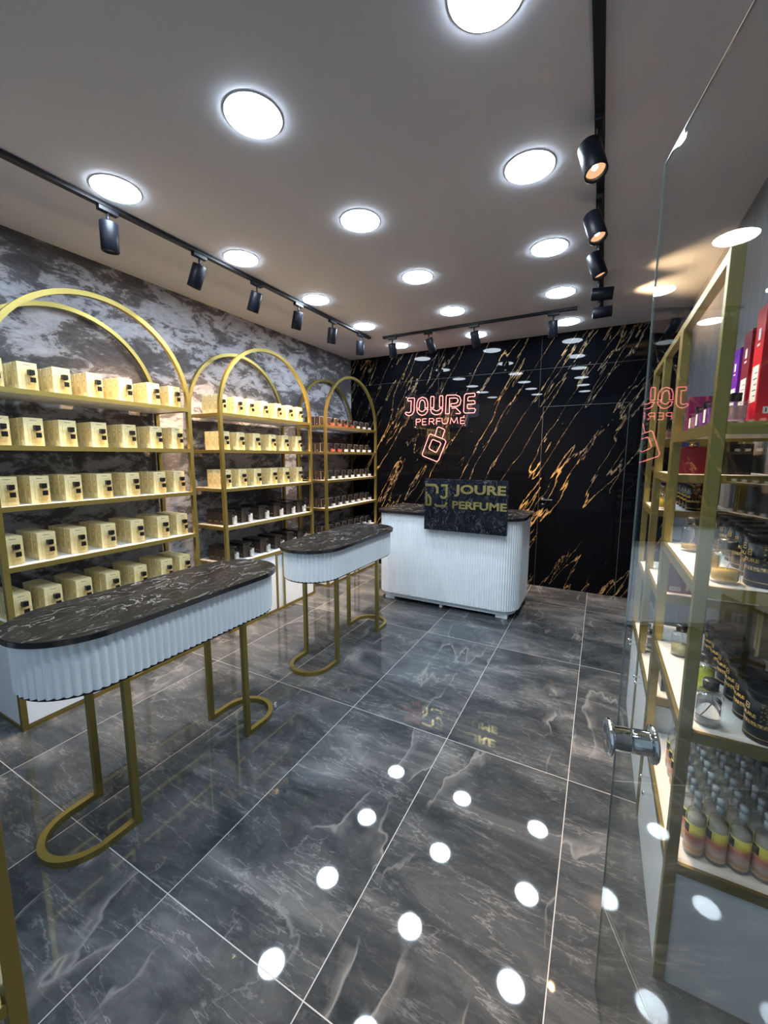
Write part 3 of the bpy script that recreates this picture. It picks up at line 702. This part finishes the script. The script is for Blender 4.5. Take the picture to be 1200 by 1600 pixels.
# ---- products on the right shelving
def can_proto():
    t = thing('perfume_tin', 'x', 'tin')
    b = MB(); b.lathe([(0, 0), (.0405, 0), (.042, .002), (.042, .108), (0, .108)], 40); b.build('body', M['can'], t)
    b = MB(); b.lathe([(0, .1082), (.0415, .1082), (.0428, .110), (.0428, .128), (.041, .130), (.036, .130), (.035, .128), (0, .128)], 40); b.build('lid', M['can_lid'], t)
    me, a, b_, c, d = text_mesh('JOURE', 1.0, .02, .02); R = .0424; wid = .050
    for v in me.vertices:
        x = (v.co.x-a)/(b_-a)*wid-wid/2; z = .058+(v.co.y-c)/(d-c)*.012; r = R+v.co.z*.01; ang = x/R
        v.co = Vector((r*math.sin(ang), -r*math.cos(ang), z))
    link_mesh('lettering', me, M['gold_print'], t)
    b = MB()
    for k in range(6):
        a0, a1 = -.16+k*.32/6, -.16+(k+1)*.32/6
        for (z0, z1, sel) in [(.078, .0795, True), (.0915, .093, True), (.0795, .0915, k in (0, 5)), (.084, .087, k in (2, 3))]:
            if not sel: continue
            r = R+.0002; b.quad((r*math.sin(a0), -r*math.cos(a0), z0), (r*math.sin(a1), -r*math.cos(a1), z0), (r*math.sin(a1), -r*math.cos(a1), z1), (r*math.sin(a0), -r*math.cos(a0), z1))
    b.build('emblem', M['gold_print'], t, fix=False)
    return t
tin = can_proto()
def tin_at(x, y, z, rz, label, group): place(tin, (x, y, z+E_), label, 'tin', group, rz)
G = 'black tins on the right shelving'
for k, y in enumerate([1.312, 1.405, 1.500, 1.595, 1.690, 1.785]):
    tin_at(.418-.0*k, y, .795, -PI/2+.25, 'black tin with gold lettering beside clear bottles, %s in its line' % ['nearest', 'second', 'third', 'fourth', 'fifth', 'sixth and last'][k], G)
for k, (x, y) in enumerate([(.388, 1.335), (.402, 1.43), (.405, 1.525), (.410, 1.62), (.410, 1.72), (.412, 1.815)]):
    tin_at(x, y, 1.192, -PI/2+.35, 'black tin with gold lettering behind amber bottle, %s in its line' % ['nearest', 'second', 'third', 'fourth', 'fifth', 'sixth and last'][k], G)
for k, (x, y) in enumerate([(.42, 2.42), (.42, 2.51), (.42, 2.60), (.42, 2.69)]):
    tin_at(x, y, 1.260, -PI/2+.2, 'black tin on the farthest right shelving, %s' % ['nearest of the line', 'second of the line', 'third of the line', 'last of the line', 'standing forward of the line'][k], G)

def round_bottle(label, x, y, z, r, h, fill, liq, capm, group='round bottles on the right shelving', black=False):
    t = thing('perfume_bottle', label, 'bottle', (x, y, z+E_), 0, group)
    b = MB(); b.lathe([(0, 0), (r*.96, 0), (r, .003), (r, h-.010), (r*.86, h-.002), (r*.40, h), (r*.38, h+.006), (0, h+.006)], 32); b.build('glass_body', M['clear'], t)
    b = MB(); b.lathe([(0, .008), (r*.88, .008), (r*.90, .010), (r*.90, .010+(h-.024)*fill), (0, .010+(h-.024)*fill)], 32); b.build('perfume', liq, t)
    b = MB(); b.lathe([(0, h+.0062), (r*.56, h+.0062), (r*.60, h+.008), (r*.60, h+.030), (r*.56, h+.032), (0, h+.032)], 28); b.build('cap', capm, t)
    b = MB(); b.sweep([(r*.1, 0, h-.002), (r*.25, .004, h*.6), (-r*.1, .006, h*.3), (-r*.45, 0, .014)], rnd(.0012, 6), (0, 1, 0), smooth=True); b.build('dip_tube', M['white_label'], t)
    return t
capd = pbr('dark_pewter_cap', (0.16, 0.14, 0.12), 0.22, metal=0.8)
round_bottle('clear perfume bottle with dark cap, nearest on the tin shelf', .302, 1.318, .795, .030, .092, .86, pbr('clear_liquid', (0.92, 0.95, 0.97), 0.03, Transmission_Weight=0.9, IOR=1.36), capd)
round_bottle('bright yellow-green perfume bottle with dark cap beside black tins', .327, 1.508, .795, .028, .088, .9, liquid('yellow_green_liquid', (0.80, 0.85, 0.03)), capd)
round_bottle('olive tinted perfume bottle at the far end of the tin shelf', .300, 1.750, .795, .028, .085, .5, liquid('pale_olive_liquid', (0.75, 0.70, 0.35)), capd)
yl = pbr('golden_liquid', (0.92, 0.55, 0.06), 0.05, Transmission_Weight=0.35, IOR=1.36)
round_bottle('perfume bottle with golden liquid and pewter cap, nearest on its shelf', .305, 1.322, 1.192, .032, .082, .40, yl, capd)
round_bottle('tall perfume bottle with golden liquid just behind another bottle', .292, 1.425, 1.192, .024, .090, .75, yl, capd)
round_bottle('perfume bottle with a little amber liquid, farther along that shelf', .296, 1.720, 1.192, .030, .085, .22, liquid('amber_liquid', (0.92, 0.55, 0.12)), capd)
round_bottle('round perfume bottle beside tins on the farthest right shelving', .290, 2.44, 1.260, .026, .078, .6, yl, capd)
round_bottle('round perfume bottle second in line on the farthest right shelving', .290, 2.53, 1.260, .026, .078, .6, yl, capd)
round_bottle('round perfume bottle third in line on the farthest right shelving', .290, 2.62, 1.260, .026, .078, .6, yl, capd)

def mist_proto():
    t = thing('body_mist_bottle', 'x', 'bottle')
    b = MB(); b.lathe([(0, 0), (.0218, 0), (.0234, .003), (.0234, .118), (.019, .131), (.010, .139), (.009, .146), (0, .146)], 28); b.build('glass_body', M['clear'], t)
    b = MB(); b.lathe([(.0236, .012), (.0239, .012), (.0239, .100), (.0236, .100)], 28); b.build('label', M['mist'], t)
    b = MB(); b.lathe([(0, .010), (.0200, .010), (.0200, .112), (0, .112)], 20); b.build('liquid', mist_liq, t)
    b = MB(); b.lathe([(0, .1462), (.0092, .1462), (.0092, .163), (.0055, .165), (.0055, .170), (.009, .171), (.009, .186), (0, .187)], 18); b.box(-.013, 0, -.003, .003, .175, .181); b.build('spray_head', mist_head, t)
    b = MB(); b.lathe([(.0145, .140), (.0145, .190), (.0125, .193), (0, .1935)], 20); b.build('clear_cap', M['clear'], t)
    b = MB()
    for k in range(5):
        a0, a1 = -.45+k*.9/5, -.45+(k+1)*.9/5; r = .0241
        b.quad((r*math.sin(a0), -r*math.cos(a0), .070), (r*math.sin(a1), -r*math.cos(a1), .070), (r*math.sin(a1), -r*math.cos(a1), .095), (r*math.sin(a0), -r*math.cos(a0), .095))
    b.build('emblem', M['black'], t, fix=False)
    return t
mist_liq = pbr('pale_brown_liquid', (0.60, 0.48, 0.34), 0.1); mist_head = pbr('frosted_white_plastic', (0.62, 0.63, 0.63), 0.35)
mist = mist_proto()
mn = ['first', 'second', 'third', 'fourth', 'fifth']
for i in range(5):
    for j in range(8):
        place(mist, (.304+.050*i+random.uniform(-.001, .001), 1.318+.052*j+random.uniform(-.001, .001), .393+E_), 'yellow-pink body mist, %s column from the left, %s row' % (mn[i], (nth[j] if j else 'front')), 'bottle', 'body mist bottles on the lowest right shelf', -PI/2+.35)

def gift(label, x0, x1, y0, y1, z, h, mat, lab=None, group='coloured boxes on the right shelving', lm=None):
    t = thing('perfume_box', label, 'box', ((x0+x1)/2, (y0+y1)/2, z+E_), 0, group); hx, hy = (x1-x0)/2, (y1-y0)/2
    b = MB(); b.box(-hx, hx, -hy, hy, 0, h, ch=.0012); b.build('carton', mat, t)
    if lab in ('side', 'both'):
        b = MB(); b.box(-hx-.0004, -hx+.0004, -hy*.72, hy*.72, h*.18, h*.50, 0)
        for k in range(5): b.box(-hx-.0007, -hx, -hy*.5, hy*(.1+.25*(k % 2)), h*(.23+.05*k), h*(.238+.05*k), 1)
        b.build('label', [M['white_label'], M['ink']], t)
        b = MB(); b.box(-hx-.0004, -hx+.0004, -hy*.25, hy*.25, h*.72, h*.82); b.box(-hx-.0004, -hx+.0004, -hy*.3, hy*.3, h*.67, h*.69); b.build('emblem', M['white_label'], t)
    if lab in ('bar', 'both'):
        b = MB(); b.box(-hx*.7, hx*.45, -hy-.0004, -hy+.0004, h*.07, h*.07+.016, 0)
        for k in range(7): b.box(-hx*.6+k*hx*.14, -hx*.54+k*hx*.14, -hy-.0007, -hy, h*.07+.003, h*.07+.013, 1)
        b.build('barcode', [M['white_label'], M['ink']], t)
    return t
def card(name, c): return pbr(name, c, 0.3)
red = card('glossy_red_card', (0.66, 0.010, 0.018)); mar = card('maroon_card', (0.22, 0.015, 0.035)); pur = card('purple_card', (0.16, 0.02, 0.38)); mag = card('magenta_card', (0.15, 0.006, 0.055)); blk = card('black_card', (0.006, 0.006, 0.007)); blu = card('blue_card', (0.08, 0.25, 0.42)); navy = card('navy_card', (0.01, 0.02, 0.09))
gift('tall bright red box with white label on the top right shelf', .320, .410, 1.300, 1.365, 1.600, .272, red, 'both')
gift('tall maroon box behind the bright red box', .320, .410, 1.395, 1.460, 1.600, .240, mar, 'both')
gift('tall purple box behind the maroon box', .320, .410, 1.490, 1.550, 1.600, .215, pur, 'side')
gift('magenta box with white barcode, right one of two on the top right shelf', .315, .362, 1.800, 1.850, 1.600, .125, mag, 'bar')
gift('magenta box with white barcode, left one of two on the top right shelf', .262, .309, 1.800, 1.850, 1.600, .125, mag, 'bar')
gift('blue box on the top shelf of the farthest right shelving', .300, .350, 2.420, 2.470, 1.600, .120, blu, 'bar')
gift('black box beside the red flask on the middle right shelving', .400, .500, 1.990, 2.060, 1.450, .115, blk)
gift('navy box behind the red flask on the middle right shelving', .290, .370, 2.200, 2.270, 1.450, .150, navy)
gift('dark box at the far end of the middle right shelving', .420, .500, 2.200, 2.270, 1.450, .130, blk)
for k in range(5):
    x = .268+.072*k
    gift('maroon box with white barcode, %s from the left, middle right shelving' % mn[k], x, x+.064, 1.935, 1.990, .975, .120 if k < 2 else .110, mar, 'bar', 'maroon barcode boxes')
for k in range(3):
    gift('maroon box behind the barcode boxes, %s from the left' % mn[k], .268+.075*k, .335+.075*k, 2.060, 2.120, .975, .130, mag, None)
for k in range(3):
    gift('black and gold box, %s from the camera, lowest middle right shelf' % mn[k], .285, .395, 1.960+.125*k, 2.050+.125*k, .535, .060, [blk, M['brown_lid'], blk][k], None)
for k in range(3):
    gift('dark box, %s from the camera, farthest right shelving' % mn[k], .330, .420, 2.42+.11*k, 2.50+.11*k, .910, .150, navy if k == 1 else blk, 'bar')

def squat(label, x, y, z, s, h, liq, capm):
    t = thing('perfume_bottle', label, 'bottle', (x, y, z+E_), 0, 'square bottles on the right shelving')
    b = MB(); b.box(-s/2, s/2, -s/2, s/2, 0, h, ch=.003); b.build('glass_body', M['clear'], t)
    b = MB(); b.box(-s/2+.005, s/2-.005, -s/2+.005, s/2-.005, .007, h*.8, ch=.001); b.build('perfume', liq, t)
    b = MB(); b.box(-s*.22, s*.22, -s*.22, s*.22, h+.0005, h+.022, ch=.002); b.build('cap', capm, t)
    b = MB(); b.box(-s/2-.0006, -s/2+.0002, -s*.28, s*.22, h*.2, h*.75); b.build('label', M['white_label'], t)
pk = liquid('pink_liquid', (0.85, 0.45, 0.60)); pp = liquid('violet_liquid', (0.45, 0.15, 0.55)); am = liquid('brownish_liquid', (0.75, 0.50, 0.40))
squat('square glass bottle with black cap before the bright red box', .2885, 1.335, 1.600, .048, .052, am, M['black'])
squat('violet square bottle, nearest of three behind the gold post', .279, 1.480, 1.600, .050, .066, pp, M['black'])
squat('pale violet square bottle, middle of three behind the gold post', .277, 1.590, 1.600, .046, .062, pp, M['black'])
squat('pink square bottle, farthest of three on the top right shelf', .275, 1.700, 1.600, .042, .058, pk, M['black'])
squat('clear square bottle, nearer on the farthest right shelving top', .288, 2.415, 1.600, .044, .048, am, M['black'])
squat('clear square bottle, farther on the farthest right shelving top', .280, 2.560, 1.600, .040, .045, am, M['black'])
# red flask with golden stopper
t = thing('perfume_flask', 'dark red flask with golden stopper on the middle right shelving', 'bottle', (.318, 2.005, 1.450+E_))
redg = pbr('deep_red_lacquer', (0.13, 0.003, 0.006), 0.12)
b = MB(); pts = [(-.045, 0), (.045, 0), (.050, .005), (.046, .098), (.038, .106), (-.030, .106), (-.040, .098), (-.050, .005)]
n_ = len(pts); b.add([(x, -.018, z) for x, z in pts]+[(x, .018, z) for x, z in pts], [list(range(n_)), list(range(n_, 2*n_))[::-1]]+[[i, (i+1) % n_, (i+1) % n_+n_, i+n_] for i in range(n_)]); b.build('flask_body', redg, t)
b = MB(); b.lathe([(0, .1062), (.012, .1062), (.012, .112), (.006, .114), (.006, .118), (.014, .124), (.017, .132), (.012, .140), (0, .142)], 20); b.build('stopper', M['mirror_gold'], t)
# clear faceted bottles at the low far shelves
for k in range(4):
    squat('small faceted clear bottle, %s from the camera, low far right shelf' % mn[k], .285, 2.40+.085*k, .535, .040, .075, am if k == 1 else liquid('water_clear_%d' % k, (0.9, 0.92, 0.95)), M['chrome'])

# ------------------------------------------------------------------ open glass door with a chrome knob
TH = math.radians(11.5); n2 = Vector((math.cos(TH), math.sin(TH), 0)); d2 = Vector((math.sin(TH), -math.cos(TH), 0))
E0 = Vector((.083, 1.145, 0))
gd = bpy.data.objects.new('door_2', None); C.objects.link(gd); gd.location = E0; gd.rotation_euler = (0, 0, math.atan2(d2.y, d2.x)); gd['kind'] = 'structure'
b = MB(); b.box(0, .93, -.002, .002, .006, 2.145); b.build('glass_pane', M['door_glass'], gd)
b = MB(); b.box(-.0010, -.0001, -.002, .002, .006, 2.146); b.box(-.0010, .93, -.002, .002, 2.1451, 2.146); b.build('glass_edge', M['glass_edge'], gd)
b = MB()
for sg in (-1, 1):
    R_ = Matrix.Rotation(-sg*PI/2, 3, 'X').to_4x4()
    b.lathe([(0, 0), (.0265, 0), (.0275, .0015), (.0275, .034), (.030, .036), (.039, .0375), (.042, .040), (.042, .046), (.040, .048), (.030, .0485), (0, .049)], 40, M=R_, c=(.103, sg*.0023, .853))
b.build('door_knob', M['chrome'], gd)
b = MB()
for z in (.0, 2.06): b.box(.78, .93, -.014, .014, z+.001, z+.085, ch=.002)
b.build('hinge_patch', M['chrome'], gd)

# ------------------------------------------------------------------ gold stand at the entrance, mostly outside the frame
t = thing('display_stand', 'gold square-tube stand cut off at the lower left corner', 'stand', (-.862, .218, 0)); w_ = .026
for (x, y) in [(0, 0), (0, -.42), (-.36, 0), (-.36, -.42)]:
    b = MB(); b.box(x-w_/2, x+w_/2, y-w_/2, y+w_/2, 0, .95, ch=.0015); b.build('post', M['gold'], t)
for z in (.575, .95):
    b = MB()
    for x in (0, -.36): b.box(x-w_/2+.001, x+w_/2-.001, -.42+w_/2, -w_/2, z-.024, z)
    for y in (0, -.42): b.box(-.36+w_/2, -w_/2, y-w_/2+.001, y+w_/2-.001, z-.024, z)
    b.build('rail', M['gold'], t)
b = MB(); b.box(-.345, -.015, -.405, -.015, .577, .590); b.build('shelf', M['shelf'], t)
b = MB(); b.box(-.372, .012, -.432, .012, .951, .966); b.build('top_board', M['top'], t)
